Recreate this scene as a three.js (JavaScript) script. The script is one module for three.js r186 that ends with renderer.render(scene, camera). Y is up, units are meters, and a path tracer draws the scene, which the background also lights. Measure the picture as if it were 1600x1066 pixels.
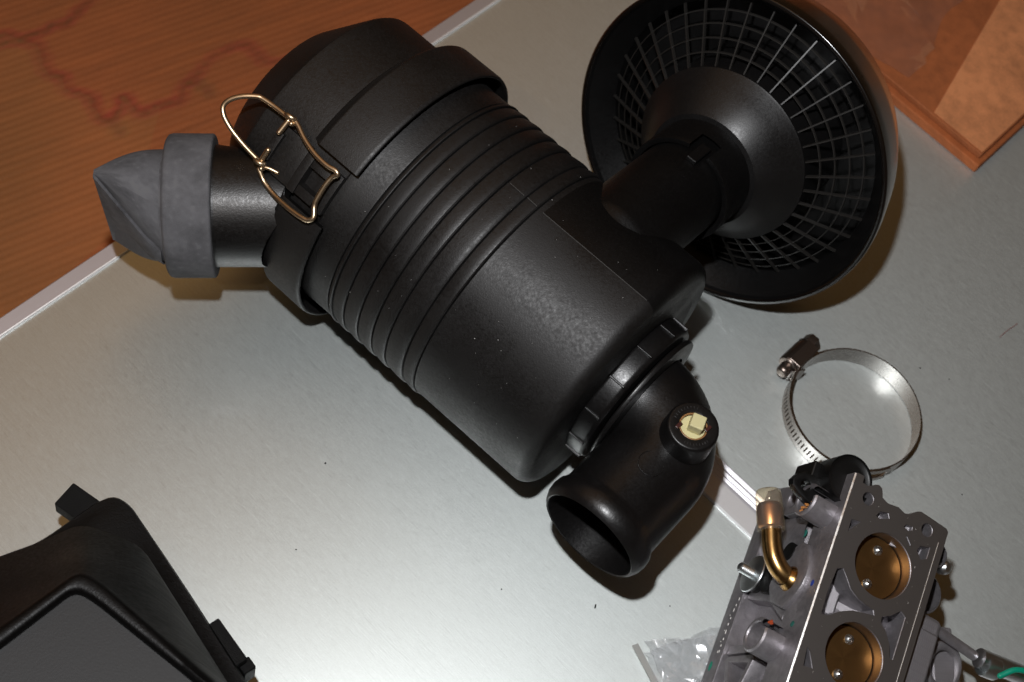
import * as THREE from 'three';
import { mergeGeometries, toCreasedNormals as creasedNormals } from 'three/addons/utils/BufferGeometryUtils.js';
import { RoundedBoxGeometry } from 'three/addons/geometries/RoundedBoxGeometry.js';
import { RectAreaLightUniformsLib } from 'three/addons/lights/RectAreaLightUniformsLib.js';

// ---------------------------------------------------------------- camera, lamps, exposure
const V = (x, y, z) => new THREE.Vector3(x, y, z);
const scene = new THREE.Scene();
scene.background = new THREE.Color().setRGB(0.024, 0.0126, 0.0048);
const CAM = V(-0.37629, 0.7, 0.19096), FWD = V(0.46038, -0.85643, -0.23363), UP = V(0.56409, 0.48545, -0.66794), RIGHT = V(0.68546, 0.17572, 0.70659);
const camera = new THREE.PerspectiveCamera(24.072, 1600 / 1066, 0.05, 20);
camera.position.copy(CAM); camera.up.copy(UP); camera.lookAt(CAM.clone().add(FWD));
camera.focus = 0.70; camera.userData.fStop = 14;
const renderer = new THREE.WebGLRenderer({ antialias: true });
renderer.toneMapping = THREE.LinearToneMapping;
renderer.toneMappingExposure = 1.0;
renderer.shadowMap.enabled = true;
RectAreaLightUniformsLib.init();

const FLASH = CAM.clone().addScaledVector(UP, 0.13).addScaledVector(RIGHT, -0.025);
const flashLight = new THREE.SpotLight(new THREE.Color().setRGB(0.975, 0.98, 1.0), 1.6);
flashLight.name = 'flash_light'; flashLight.position.copy(FLASH); flashLight.angle = 0.95; flashLight.penumbra = 0.3;
flashLight.target.position.set(0.02, 0, 0.0); flashLight.castShadow = true; flashLight.shadow.radius = 0.55; flashLight.shadow.mapSize.set(2048, 2048);
scene.add(flashLight, flashLight.target);
const unseenCeilingLight = new THREE.RectAreaLight(new THREE.Color().setRGB(1, 0.53, 0.21), 0.13, 4.0, 2.4);  // unseen ceiling lamp, placed to warm the shadows and the table sheen
unseenCeilingLight.name = 'unseen_ceiling_light'; unseenCeilingLight.position.set(0.3, 2.4, -1.75); unseenCeilingLight.lookAt(0.25, 0, -0.6);
scene.add(unseenCeilingLight);
const unseenBulbLight = new THREE.PointLight(new THREE.Color().setRGB(1, 0.60, 0.25), 1.3);  // unseen bulb, placed to light the far left of the table warmly
unseenBulbLight.name = 'unseen_bulb_light'; unseenBulbLight.position.set(-1.48, 2.13, 0.234); unseenBulbLight.castShadow = true; unseenBulbLight.shadow.radius = 1.1;
scene.add(unseenBulbLight);

// ---------------------------------------------------------------- helpers
let seed = 7;
const rnd = () => { seed = (seed * 1664525 + 1013904223) >>> 0; return seed / 4294967296; };
const clamp = (x, a, b) => Math.min(b, Math.max(a, x)), lerp = (a, b, t) => a + (b - a) * t, D2R = Math.PI / 180;
const used = {};
function numbered(n) { used[n] = (used[n] ?? -1) + 1; return used[n] ? n + '_' + String(used[n]).padStart(3, '0') : n; }
function tag(o, label, category, group, kind) {
  if (label) o.userData.label = label;
  if (category) o.userData.category = category;
  if (group) o.userData.group = group;
  if (kind) o.userData.kind = kind;
  return o;
}
function thing(name, pos, label, category, group) {
  const g = new THREE.Group(); g.name = numbered(name); g.position.copy(pos); scene.add(g); g.updateMatrixWorld(true);
  return tag(g, label, category, group);
}
// a part from geometry given in world coordinates
function part(name, geo, mat, parent, label) {
  parent.updateWorldMatrix(true, false);
  const g = Array.isArray(geo) ? merge(geo) : geo;
  g.applyMatrix4(parent.matrixWorld.clone().invert());
  const m = new THREE.Mesh(g, mat); m.name = name; m.castShadow = m.receiveShadow = true; parent.add(m);
  if (label) m.userData.label = label;
  return m;
}
// a part from geometry given in the parent's own axes
function local(name, geo, mat, parent, label) {
  const m = new THREE.Mesh(Array.isArray(geo) ? merge(geo) : geo, mat); m.name = name; m.castShadow = m.receiveShadow = true; parent.add(m);
  if (label) m.userData.label = label;
  return m;
}
function merge(list) {
  const clean = list.map((g) => { const n = g.index ? g.toNonIndexed() : g; const o = new THREE.BufferGeometry(); for (const k of ['position', 'normal', 'uv']) if (n.attributes[k]) o.setAttribute(k, n.attributes[k]); if (!o.attributes.normal) o.computeVertexNormals(); if (!o.attributes.uv) o.setAttribute('uv', new THREE.BufferAttribute(new Float32Array(o.attributes.position.count * 2), 2)); return o; });
  return mergeGeometries(clean);
}
// the helper compares positions to two decimals, so it is given tenths of a millimetre
function toCreasedNormals(g, a) { g.scale(10000, 10000, 10000); const r = creasedNormals(g, a); r.scale(0.0001, 0.0001, 0.0001); return r; }
function meshGeo(pos, uv, idx, crease = 0.6) {
  const g = new THREE.BufferGeometry();
  g.setAttribute('position', new THREE.BufferAttribute(new Float32Array(pos), 3));
  g.setAttribute('uv', new THREE.BufferAttribute(new Float32Array(uv), 2));
  g.setIndex(idx);
  return toCreasedNormals(g, crease);
}
// surface of revolution round local z; profile [[r, z], ...]
function lathe(profile, seg = 96, a0 = 0, a1 = Math.PI * 2, crease = 0.5) {
  const pos = [], uv = [], idx = [], n = profile.length, len = [0];
  let rm = 0;
  profile.forEach(([r, z], j) => { if (j) len.push(len[j - 1] + Math.hypot(r - profile[j - 1][0], z - profile[j - 1][1])); rm = Math.max(rm, r); });
  for (let i = 0; i <= seg; i++) { const a = lerp(a0, a1, i / seg); profile.forEach(([r, z], j) => { pos.push(r * Math.cos(a), r * Math.sin(a), z); uv.push(a * rm, len[j]); }); }
  for (let i = 0; i < seg; i++) for (let j = 0; j < n - 1; j++) { const a = i * n + j, b = a + n; idx.push(a, b, b + 1, a, b + 1, a + 1); }
  return meshGeo(pos, uv, idx, crease);
}
// round polyline corners in a profile
function soften(pts, rad, k = 4) {
  const out = [pts[0]];
  for (let i = 1; i < pts.length - 1; i++) {
    const p = pts[i], a = pts[i - 1], b = pts[i + 1], la = Math.hypot(a[0] - p[0], a[1] - p[1]), lb = Math.hypot(b[0] - p[0], b[1] - p[1]), r = Math.min(p[2] ?? rad, la * 0.45, lb * 0.45);
    const p0 = [p[0] + (a[0] - p[0]) / la * r, p[1] + (a[1] - p[1]) / la * r], p1 = [p[0] + (b[0] - p[0]) / lb * r, p[1] + (b[1] - p[1]) / lb * r];
    for (let s = 0; s <= k; s++) { const t = s / k, u = 1 - t; out.push([u * u * p0[0] + 2 * u * t * p[0] + t * t * p1[0], u * u * p0[1] + 2 * u * t * p[1] + t * t * p1[1]]); }
  }
  out.push(pts[pts.length - 1]);
  return out;
}
function orient(geo, o, z, yHint = V(0, 1, 0)) {
  const zz = z.clone().normalize(), x = yHint.clone().cross(zz).normalize(), y = zz.clone().cross(x);
  return geo.applyMatrix4(new THREE.Matrix4().makeBasis(x, y, zz).setPosition(o));
}
function tube(pts, r, seg = 80, rs = 10, closed = false, tension = 0.5) {
  const c = new THREE.CatmullRomCurve3(pts, closed, 'catmullrom', tension), g = [new THREE.TubeGeometry(c, seg, r, rs, closed)];
  if (!closed) for (const p of [pts[0], pts[pts.length - 1]]) g.push(new THREE.SphereGeometry(r, rs, 6).translate(p.x, p.y, p.z));
  return merge(g);
}
function rod(a, b, r, seg = 16, r2 = r) {
  const d = b.clone().sub(a), L = d.length();
  return orient(lathe([[0.00001, 0], [r, 0], [r2, L], [0.00001, L]], seg, 0, Math.PI * 2, 0.5), a, d, Math.abs(d.y) > 0.9 * L ? V(1, 0, 0) : V(0, 1, 0));
}
const poly = (pts, s = 0.001) => { const p = pts.map(([x, y]) => new THREE.Vector2(x * s, y * s)); return p; };
function shapeOf(pts, holes = [], s = 0.001) { const sh = new THREE.Shape(poly(pts, s)); holes.forEach((h) => sh.holes.push(new THREE.Path(poly(h, s)))); return sh; }
const ring2 = (cx, cy, r, n = 48) => Array.from({ length: n }, (_, i) => [cx + r * Math.cos(i / n * 2 * Math.PI), cy + r * Math.sin(i / n * 2 * Math.PI)]);
function extrude(sh, depth, bevel = 0, segs = 2) { return toCreasedNormals(new THREE.ExtrudeGeometry(sh, { depth: depth - 2 * bevel, bevelEnabled: bevel > 0, bevelSize: bevel, bevelOffset: -bevel, bevelThickness: bevel, bevelSegments: segs, curveSegments: 24 }).translate(0, 0, bevel), 0.6); }
const rbox = (w, h, d, r = 0.0008) => new RoundedBoxGeometry(w, h, d, 3, r);

// ---------------------------------------------------------------- textures
function field(w, h, fn) { const a = new Float32Array(w * h); for (let y = 0; y < h; y++) for (let x = 0; x < w; x++) a[y * w + x] = fn(x, y); return a; }
function blur(a, w, h, rx, ry) {
  let s = a;
  for (const [r, dx] of [[rx, 1], [ry, 0]]) {
    if (!r) continue;
    const o = new Float32Array(w * h), n = dx ? w : h, m = dx ? h : w, at = (k, l) => (dx ? l * w + k : k * w + l);
    for (let l = 0; l < m; l++) { let sum = 0; for (let k = -r; k <= r; k++) sum += s[at((k + n) % n, l)]; for (let k = 0; k < n; k++) { o[at(k, l)] = sum / (2 * r + 1); sum += s[at((k + r + 1) % n, l)] - s[at((k - r + n) % n, l)]; } }
    s = o;
  }
  return s;
}
function norm(a) { let m = 0, v = 0; for (const x of a) m += x; m /= a.length; for (const x of a) v += (x - m) ** 2; const s = Math.sqrt(v / a.length) || 1; return a.map((x) => (x - m) / s); }
const noise = (w, h, rx, ry) => norm(blur(blur(field(w, h, rnd), w, h, rx, ry), w, h, rx, ry));
function texture(w, h, rgb, srgb, repeat) {
  const d = new Uint8Array(w * h * 4);
  for (let i = 0; i < w * h; i++) { const c = rgb(i); for (let k = 0; k < 3; k++) d[i * 4 + k] = clamp(Math.round((c[k] ?? c) * 255), 0, 255); d[i * 4 + 3] = 255; }
  const t = new THREE.DataTexture(d, w, h); t.wrapS = t.wrapT = THREE.RepeatWrapping; t.magFilter = THREE.LinearFilter; t.minFilter = THREE.LinearMipmapLinearFilter; t.generateMipmaps = true;
  if (srgb) t.colorSpace = THREE.SRGBColorSpace;
  if (repeat) t.repeat.set(repeat[0], repeat[1]);
  t.needsUpdate = true;
  return t;
}
const per = (m) => [1 / m, 1 / m];                                    // uv in metres: one repeat per m metres
const S = 512;
const fineN = noise(S, S, 1, 1), midN = noise(S, S, 6, 6), bigN = noise(S, S, 30, 30), rawN = norm(field(S, S, rnd));
const grainN = norm(blur(field(S, S, rnd), S, S, 1, 1));
const grainBump = texture(S, S, (i) => 0.5 + 0.15 * grainN[i] + 0.02 * midN[i], false, per(0.085));
const grainRough = texture(S, S, (i) => { const v = 0.86 + 0.05 * fineN[i] + 0.05 * bigN[i]; return [v, v, v]; }, false, per(0.13));
const castBump = texture(S, S, (i) => 0.5 + 0.10 * fineN[i] + 0.06 * midN[i], false, per(0.05));
const castColor = texture(S, S, (i) => { const v = 0.80 + 0.035 * midN[i] + 0.05 * bigN[i] + 0.02 * fineN[i]; return [v, v * 0.985, v * 0.985]; }, false, per(0.06));
const castRough = texture(S, S, (i) => { const v = 0.8 + 0.07 * midN[i] + 0.06 * bigN[i]; return [v, v, v]; }, false, per(0.05));
const plateColor = texture(S, S, (i) => { const v = 0.84 + 0.05 * bigN[i] + 0.02 * fineN[i]; return [v, v * (0.985 + 0.02 * midN[i] * 0.5), v]; }, false, per(0.06));
const rubberColor = texture(S, S, (i) => { const v = 0.80 + 0.085 * bigN[i] + 0.05 * midN[i] + 0.02 * fineN[i] + (midN[i] > 1.7 ? 0.12 : 0); return [v, v, v * 1.02]; }, false, per(0.07));
const W = 1024;
const brushA = noise(W, W, 0, 12), brushB = noise(W, W, 0, 4), speck = norm(field(W, W, rnd));
const sheetColor = texture(W, W, (i) => { const v = 0.84 + 0.010 * brushA[i] + 0.014 * brushB[i] + 0.026 * speck[i]; return [v * 0.985, v, v * 0.975]; }, false, per(0.26));
const sheetBump = texture(W, W, (i) => 0.5 + 0.06 * brushA[i] + 0.08 * brushB[i] + 0.08 * speck[i], false, per(0.26));
const sheetRough = texture(W, W, (i) => { const v = 0.86 + 0.02 * brushB[i] + 0.012 * speck[i]; return [v, v, v]; }, false, per(0.26));

// ---------------------------------------------------------------- materials
const std = (p) => new THREE.MeshStandardMaterial(p), phy = (p) => new THREE.MeshPhysicalMaterial(p), lin = (r, g, b) => new THREE.Color().setRGB(r, g, b);
const M = {
  sheet: phy({ color: lin(0.75, 0.785, 0.785), map: sheetColor, metalness: 0.90, roughness: 0.565, roughnessMap: sheetRough, anisotropy: 0.50, bumpMap: sheetBump, bumpScale: 0.00003, clearcoat: 0.4, clearcoatRoughness: 0.10 }),
  trim: std({ color: lin(0.90, 0.89, 0.93), metalness: 0.55, roughness: 0.5, bumpMap: sheetBump, bumpScale: 0.00003 }),
  edge: std({ color: lin(0.62, 0.60, 0.64), metalness: 0.8, roughness: 0.5, bumpMap: sheetBump, bumpScale: 0.00003 }),
  trimBright: std({ color: lin(0.93, 0.92, 0.92), metalness: 0.55, roughness: 0.5, bumpMap: sheetBump, bumpScale: 0.00002 }),
  plastic: phy({ color: lin(0.0046, 0.0039, 0.0036), roughness: 0.62, roughnessMap: grainRough, bumpMap: grainBump, bumpScale: 0.000045 }),
  port: std({ color: lin(0.0045, 0.0039, 0.0037), roughness: 0.50, roughnessMap: grainRough, bumpMap: grainBump, bumpScale: 0.00005 }),
  plasticSmooth: phy({ specularIntensity: 0.6, color: lin(0.0032, 0.003, 0.003), roughness: 0.5, roughnessMap: grainRough, bumpMap: grainBump, bumpScale: 0.00003 }),
  capPlastic: std({ color: lin(0.0042, 0.004, 0.004), roughness: 0.44, roughnessMap: grainRough, bumpMap: grainBump, bumpScale: 0.00002 }),
  hub: std({ color: lin(0.006, 0.0056, 0.0056), roughness: 0.45, roughnessMap: grainRough, bumpMap: grainBump, bumpScale: 0.00002 }),
  grille: std({ color: lin(0.018, 0.0165, 0.015), roughness: 0.36 }),
  elbow: std({ color: lin(0.0046, 0.0042, 0.0042), roughness: 0.42, roughnessMap: grainRough, bumpMap: grainBump, bumpScale: 0.00003 }),
  rubber: std({ color: lin(0.10, 0.101, 0.108), roughness: 0.85, map: rubberColor, bumpMap: grainBump, bumpScale: 0.00005 }),
  brassWire: std({ color: lin(0.62, 0.47, 0.31), metalness: 1, roughness: 0.36 }),
  brass: std({ color: lin(0.42, 0.25, 0.095), metalness: 1, roughness: 0.27 }),
  brassPlate: std({ color: lin(0.25, 0.135, 0.048), map: plateColor, metalness: 1, roughness: 0.44, bumpMap: castBump, bumpScale: 0.00002 }),
  cast: std({ color: lin(0.40, 0.385, 0.405), map: castColor, metalness: 0.72, roughness: 0.54, roughnessMap: castRough, bumpMap: castBump, bumpScale: 0.00008 }),
  bare: std({ color: lin(0.80, 0.79, 0.77), metalness: 1, roughness: 0.5, roughnessMap: castRough }),
  bore: std({ color: lin(0.50, 0.42, 0.34), metalness: 1, roughness: 0.36 }),  // aluminium, its warm tint standing in for the reflected brass plate
  zinc: std({ color: lin(0.74, 0.77, 0.78), metalness: 1, roughness: 0.34 }),
  steel: std({ color: lin(0.55, 0.52, 0.50), metalness: 1, roughness: 0.32, roughnessMap: castRough }),
  steelDark: std({ color: lin(0.30, 0.25, 0.22), metalness: 1, roughness: 0.36 }),
  slotDark: std({ color: lin(0.01, 0.01, 0.01), roughness: 0.8 }),
  ivory: std({ color: lin(0.60, 0.55, 0.30), roughness: 0.42 }),
  black: std({ color: lin(0.0025, 0.0025, 0.0025), roughness: 0.45 }),
  blackMatte: phy({ color: lin(0.0015, 0.0015, 0.0015), roughness: 0.7, specularIntensity: 0.25 }),
  capShell: phy({ color: lin(0.0045, 0.0033, 0.0028), roughness: 0.24, clearcoat: 1, clearcoatRoughness: 0.2 }),
  machined: std({ color: lin(0.34, 0.32, 0.31), metalness: 1, roughness: 0.48, bumpMap: castBump, bumpScale: 0.000012 }),
};

// ---------------------------------------------------------------- table
{
  const y0 = -0.035;
  const panel = (x0, x1, z0, z1) => {
    const g = new THREE.BoxGeometry(x1 - x0, -y0, z1 - z0).translate((x0 + x1) / 2, y0 / 2, (z0 + z1) / 2), p = g.attributes.position, uv = g.attributes.uv;
    for (let i = 0; i < p.count; i++) uv.setXY(i, p.getX(i), p.getZ(i));
    return g;
  };
  const t = new THREE.Group(); t.name = 'table_top'; scene.add(t); tag(t, 'grey brushed metal table top made of two panels', null, null, 'structure');
  local('panel', panel(-0.9, 0.0118, -0.1628, 0.9), M.sheet, t); local('panel', panel(0.0318, 1.2, -0.1628, 0.9), M.sheet, t);
  // strip covering the joint: bright flat half and a second half set a step lower
  const s = new THREE.Group(); s.name = 'joint_strip'; scene.add(s); tag(s, 'bare aluminium strip covering the joint between the table panels', null, null, 'structure');
  const along = (pts, za, zb) => { const g = extrude(shapeOf(pts, [], 1), zb - za).translate(0, 0, za), p = g.attributes.position, uv = g.attributes.uv; for (let i = 0; i < p.count; i++) uv.setXY(i, p.getX(i) + p.getY(i), p.getZ(i)); return g; };
  local('flat_half', along([[0.0112, -0.02], [0.0223, -0.02], [0.0223, 0.0018], [0.0119, 0.0018], [0.0112, 0.0011]], -0.1626, 0.9), M.trimBright, s);
  local('hollow_half', along([[0.0226, -0.02], [0.0326, -0.02], [0.0326, 0.0010], [0.0318, 0.0016], [0.0306, 0.0013], [0.0298, 0.0007], [0.0285, 0.0011], [0.0270, 0.0005], [0.0262, 0.0010], [0.0248, 0.0005], [0.0240, 0.0011], [0.0226, 0.0012]], -0.1626, 0.9), M.trim, s);
  // edge angle along the far side
  const e = new THREE.Group(); e.name = 'edge_trim'; scene.add(e); tag(e, 'aluminium edging along the far side of the table', null, null, 'structure');
  const alongX = (pts, xa, xb) => { const g = extrude(shapeOf(pts, [], 1), xb - xa), p = g.attributes.position, uv = g.attributes.uv; g.rotateY(Math.PI / 2).translate(xa, 0, 0); for (let i = 0; i < p.count; i++) uv.setXY(i, p.getZ(i) + p.getY(i), p.getX(i)); return g; };
  // shape x is -z here
  local('top_face', alongX([[0.1642, -0.04], [0.1722, -0.04], [0.1722, -0.0006], [0.1714, 0.0003], [0.1642, 0.0003]], -0.9, 1.2), M.edge, e);
  local('lip', alongX([[0.1628, -0.01], [0.1640, -0.01], [0.1640, 0.0012], [0.1636, 0.0015], [0.1631, 0.0014], [0.1628, 0.0009]], -0.9, 1.2), M.trimBright, e);
}

// ---------------------------------------------------------------- cardboard beyond the table edge
{
  const dir = V(0.972, 0, 0.235).normalize(), nrm = V(-dir.z, 0, dir.x), o = V(0.03, -0.1, -0.33);
  const c = thing('cardboard_box', V(0.03, -0.4, -0.45), 'ribbed brown cardboard box with a dark wavy water stain beyond the table edge', 'cardboard box');
  const L = 1.5, Wd = 0.62, nw = 1000, pos = [], uv = [], idx = [], cols = 2, T = 0.0047;
  for (let j = 0; j <= nw; j++) for (let i = 0; i <= cols; i++) {
    const u = (i / cols - 0.5) * L, v = (j / nw) * Wd - 0.42, h = 0.00019 * (0.8 + 0.4 * Math.sin(v * 23 + u * 5)) * Math.cos(v / T * 2 * Math.PI + 0.7 * Math.sin(v * 41)), p = o.clone().addScaledVector(dir, u).addScaledVector(nrm, v);
    pos.push(p.x, -0.1 + h, p.z); uv.push(u + 0.3, v + 0.3);
  }
  for (let j = 0; j < nw; j++) for (let i = 0; i < cols; i++) { const a = j * (cols + 1) + i, b = a + cols + 1; idx.push(a, b, b + 1, a, b + 1, a + 1); }
  const g = meshGeo(pos, uv, idx, 3);
  const N = 1024, cv = document.createElement('canvas'); cv.width = cv.height = N; const x = cv.getContext('2d');
  // one texture covers 0.6 m of the sheet: along the ribs and across them
  const XY = ([a, b]) => { const d = V(a / 1000, 0, b / 1000).sub(V(o.x, 0, o.z)); return [(d.dot(dir) + 0.3) / 0.6 * N, N - (d.dot(nrm) + 0.3) / 0.6 * N]; };
  x.fillStyle = 'rgb(146,82,42)'; x.fillRect(0, 0, N, N);
  const im = x.getImageData(0, 0, N, N), cn = noise(N, N, 16, 2), cm = noise(N, N, 50, 50), cf = norm(field(N, N, rnd));
  for (let i = 0; i < N * N; i++) { const k = 1 + 0.018 * cn[i] + 0.04 * cm[i] + 0.025 * cf[i]; im.data[i * 4] *= k; im.data[i * 4 + 1] *= k * (1 - 0.012 * cm[i]); im.data[i * 4 + 2] *= k; }
  x.putImageData(im, 0, 0);
  const stains = [
    [[-60, -372], [-47, -378], [-40, -376], [-36, -376], [-30, -371], [-24, -373], [-18, -371], [-11, -368], [-6, -371], [-1, -365], [4, -367], [11, -368], [16, -371], [22, -370], [40, -378]],
    [[-60, -374], [-44, -380], [-36, -383], [-33, -381], [-29, -374], [-27, -369], [-23, -363], [-26, -356], [-30, -349], [-32, -340], [-28, -337], [-28, -333], [-31, -327], [-29, -321], [-25, -318], [-23, -311], [-27, -307], [-27, -301], [-29, -296], [-26, -292], [-21, -292], [-17, -294], [-13, -297], [-8, -302], [-7, -298], [-8, -293], [-9, -288], [-6, -283], [-1, -284], [5, -282], [10, -281], [16, -277], [21, -281], [28, -286], [32, -284], [40, -288], [52, -292], [63, -291], [72, -289], [79, -285], [78, -279], [77, -271], [84, -264], [95, -262]],
    [[28, -286], [34, -281], [36, -274], [33, -268]], [[-26, -292], [-24, -284], [-28, -279]]];
  // tide marks: ragged brown bands soaked along the ribs
  stains.forEach((s, k) => {
    const pts = s.map(XY);
    for (let i = 0; i < pts.length - 1; i++) {
      const n = 14;
      for (let m = 0; m < n; m++) {
        const t = m / n, px = lerp(pts[i][0], pts[i + 1][0], t) + (rnd() - 0.5) * 7, py = lerp(pts[i][1], pts[i + 1][1], t) + (rnd() - 0.5) * 5;
        for (const [r, al] of [[8, 0.009], [4.5, 0.016], [2.4, 0.034]]) { const q = r * (0.6 + 0.8 * rnd()); x.fillStyle = `rgba(64,36,16,${al * (k > 1 ? 0.6 : 1)})`; x.beginPath(); x.ellipse(px, py, q * 1.25, q * 0.75, 0, 0, 7); x.fill(); }
      }
    }
  });
  // outside the tide line the board is paler and greyer
  x.fillStyle = 'rgba(140,112,62,0.20)'; x.beginPath(); x.moveTo(...XY([-300, -420])); stains[1].slice(0, 30).forEach((a) => x.lineTo(...XY(a))); x.lineTo(...XY([-60, -230])); x.lineTo(...XY([-300, -200])); x.fill();
  const t = new THREE.CanvasTexture(cv); t.colorSpace = THREE.SRGBColorSpace; t.wrapS = t.wrapT = THREE.MirroredRepeatWrapping; t.repeat.set(1 / 0.6, 1 / 0.6);
  const cardboard = std({ map: t, roughness: 0.85 }), plain = std({ color: lin(0.33, 0.17, 0.07), roughness: 0.85 });
  part('top_panel', g, cardboard, c);
  for (const s of [-1, 1]) {
    const v = s < 0 ? -0.42 : 0.2, q = new THREE.BoxGeometry(L, 0.3, 0.004); orient(q, o.clone().addScaledVector(nrm, v).setY(-0.2505), nrm); part('side_panel', q, plain, c);
    const q2 = new THREE.BoxGeometry(0.004, 0.3, Wd - 0.01); orient(q2, o.clone().addScaledVector(dir, s * (L / 2 - 0.003)).addScaledVector(nrm, -0.11).setY(-0.2505), nrm); part('side_panel', q2, plain, c);
  }
}

// ---------------------------------------------------------------- air cleaner
const P0 = V(-0.01873, 0.07221, 0.000916), AX = V(0.04885, 0, 0.99881).normalize(), SIDE = V(-0.99881, 0, 0.04885).normalize(), YUP = V(0, 1, 0);
// point on the housing: axial position, angle from the top towards the viewer's left, radius
const bp = (z, deg, r) => P0.clone().addScaledVector(AX, z).addScaledVector(YUP, r * Math.cos(deg * D2R)).addScaledVector(SIDE, r * Math.sin(deg * D2R));
const onAxis = (g, z = 0) => orient(g, P0.clone().addScaledVector(AX, z), AX);
// lathe angle for a housing angle (orient gives local x = up cross axis, local y = up)
const la = (deg) => Math.PI / 2 + deg * D2R;
const air = thing('air_cleaner', V(P0.x, 0, P0.z), 'black plastic air cleaner with mesh rain cap, brass latch and grey rubber valve', 'air cleaner');
{
  // ---- ribbed housing
  const prof = [[0.058, -0.098], [0.0638, -0.098], [0.0648, -0.0745], [0.0655, -0.0735], [0.0655, -0.0700], [0.0652, -0.0690], [0.0652, -0.0575]];
  const gr = [-0.0564, -0.0536, -0.0462, -0.0374, -0.0285, -0.0200, -0.0090, -0.0018];
  gr.forEach((z, i) => {
    prof.push([0.0650, z - 0.00035], [0.0640, z - 0.00005], [0.0641, z + 0.0001], [0.0651, z + 0.0005]);
    if (i < gr.length - 1) { const n = gr[i + 1], d = n - z; prof.push([0.0655, z + d * 0.30], [0.06578, z + d * 0.55], [0.0659, z + d * 0.75], [0.06575, z + d * 0.88], [0.0653, z + d * 0.955]); }
  });
  prof.push([0.0649, 0.002], [0.0649, 0.0588]);
  for (let k = 1; k <= 8; k++) { const a = k / 8 * Math.PI / 2; prof.push([0.0579 + 0.007 * Math.cos(a), 0.0588 + 0.0072 * Math.sin(a)]); }
  prof.push([0.05, 0.0664], [0.02, 0.0664]);
  const housing = part('housing', onAxis(lathe(prof, 160, 0, Math.PI * 2, 0.42)), M.plastic, air);
  // parting line left by the mould, running along the top of the housing
  const seam = []; for (const [a, b, r] of [[0.001, 0.0605, 0.06498], [-0.0083, -0.0025, 0.0662], [-0.0185, -0.0100, 0.0662]]) seam.push(rod(bp(a, -1.0, r), bp(b, -0.8, r), 0.00018, 6));
  part('mould_line', seam, std({ color: lin(0.05, 0.048, 0.046), roughness: 0.5 }), housing);
  // smoother intake side wrapped round the right of the housing
{
    const sp = [[0.0645, -0.0012], [0.06502, 0.0015], [0.06502, 0.0588]]; for (let k = 1; k <= 8; k++) { const t = k / 8 * Math.PI / 2; sp.push([0.05802 + 0.007 * Math.cos(t), 0.0588 + 0.00732 * Math.sin(t)]); } sp.push([0.05, 0.06652]);
    part('intake_saddle', onAxis(lathe(sp, 60, la(-150), la(-1.0))), M.plasticSmooth, housing);
  }
  // ---- lid with skirt
  const skirt = [[0.0640, -0.0975], [0.0655, -0.0962], [0.0702, -0.0935], [0.0722, -0.0915], [0.0724, -0.0700], [0.0719, -0.0686], [0.0709, -0.0684], [0.0702, -0.0692], [0.0702, -0.0900], [0.0650, -0.0925]];
  const lidProf = [[0.00001, -0.1492], [0.020, -0.1490], [0.036, -0.1475], [0.0415, -0.1452], [0.0445, -0.1425], [0.0625, -0.1262], [0.0637, -0.1245], [0.0640, -0.1228], [0.0640, -0.0930]];
  const lid = part('lid', onAxis(lathe(lidProf, 144, 0, Math.PI * 2, 0.35)), M.plastic, air);
  part('skirt', [onAxis(lathe(soften(skirt, 0.0006, 2), 130, la(58.5), la(360 + 35.5)))], M.plastic, lid);
  part('skirt_end', [35.5, 58.5].map((d) => {
    const e = [[0.0640, -0.0975], [0.0724, -0.0915], [0.0724, -0.0690], [0.0702, -0.0690], [0.0702, -0.0900], [0.0650, -0.0925]], p = [], u = [];
    e.forEach(([r, z]) => { const q = bp(z, d, r - 0.0003); p.push(q.x, q.y, q.z); u.push(r, z); });
    return meshGeo(p, u, [0, 1, 4, 0, 4, 5, 1, 2, 3, 1, 3, 4], 0.3);
  }), M.blackMatte, lid);
  // latch seat and its catch on the rim of the housing
  const slab = (z0, z1, d0, d1, r0, r1, k = 8) => { // curved block
    const pr = soften([[r0, z0], [r1, z0], [r1, z1], [r0, z1]], 0.0005, 2), g = lathe(pr, k, la(d0), la(d1), 0.5), ends = [d0, d1].map((d) => { const p = [], u = []; pr.forEach(([r, z]) => { p.push(r * Math.cos(la(d)), r * Math.sin(la(d)), z); u.push(r, z); }); const id = []; for (let i = 1; i < pr.length - 1; i++) id.push(0, i, i + 1); return meshGeo(p, u, id, 0.1); });
    return onAxis(merge([g, ...ends]));
  };
  part('latch_seat', [slab(-0.1115, -0.0945, 38.6, 57.0, 0.062, 0.0682), slab(-0.1115, -0.1075, 41.5, 53.0, 0.062, 0.0705)], M.plastic, lid);
  part('catch', [slab(-0.0940, -0.0895, 40.5, 56.5, 0.062, 0.0700), slab(-0.0895, -0.0795, 40.5, 44.2, 0.062, 0.0695), slab(-0.0895, -0.0795, 52.2, 56.0, 0.062, 0.0695), slab(-0.0795, -0.0735, 39.5, 56.5, 0.062, 0.0690)], M.plastic, housing);
  // ---- wire latch
  const W1 = [[-109.7, 35.5, 73], [-117.7, 35.8, 72.5], [-124.4, 36.3, 73], [-127, 36.9, 73.6], [-131.9, 39.9, 75], [-135.4, 43.3, 76], [-136.3, 46.4, 76.5], [-133.9, 48.8, 76.5], [-128.9, 50.7, 76], [-123, 52.2, 75], [-117, 53.3, 74], [-110.7, 54.2, 73]];
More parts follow.
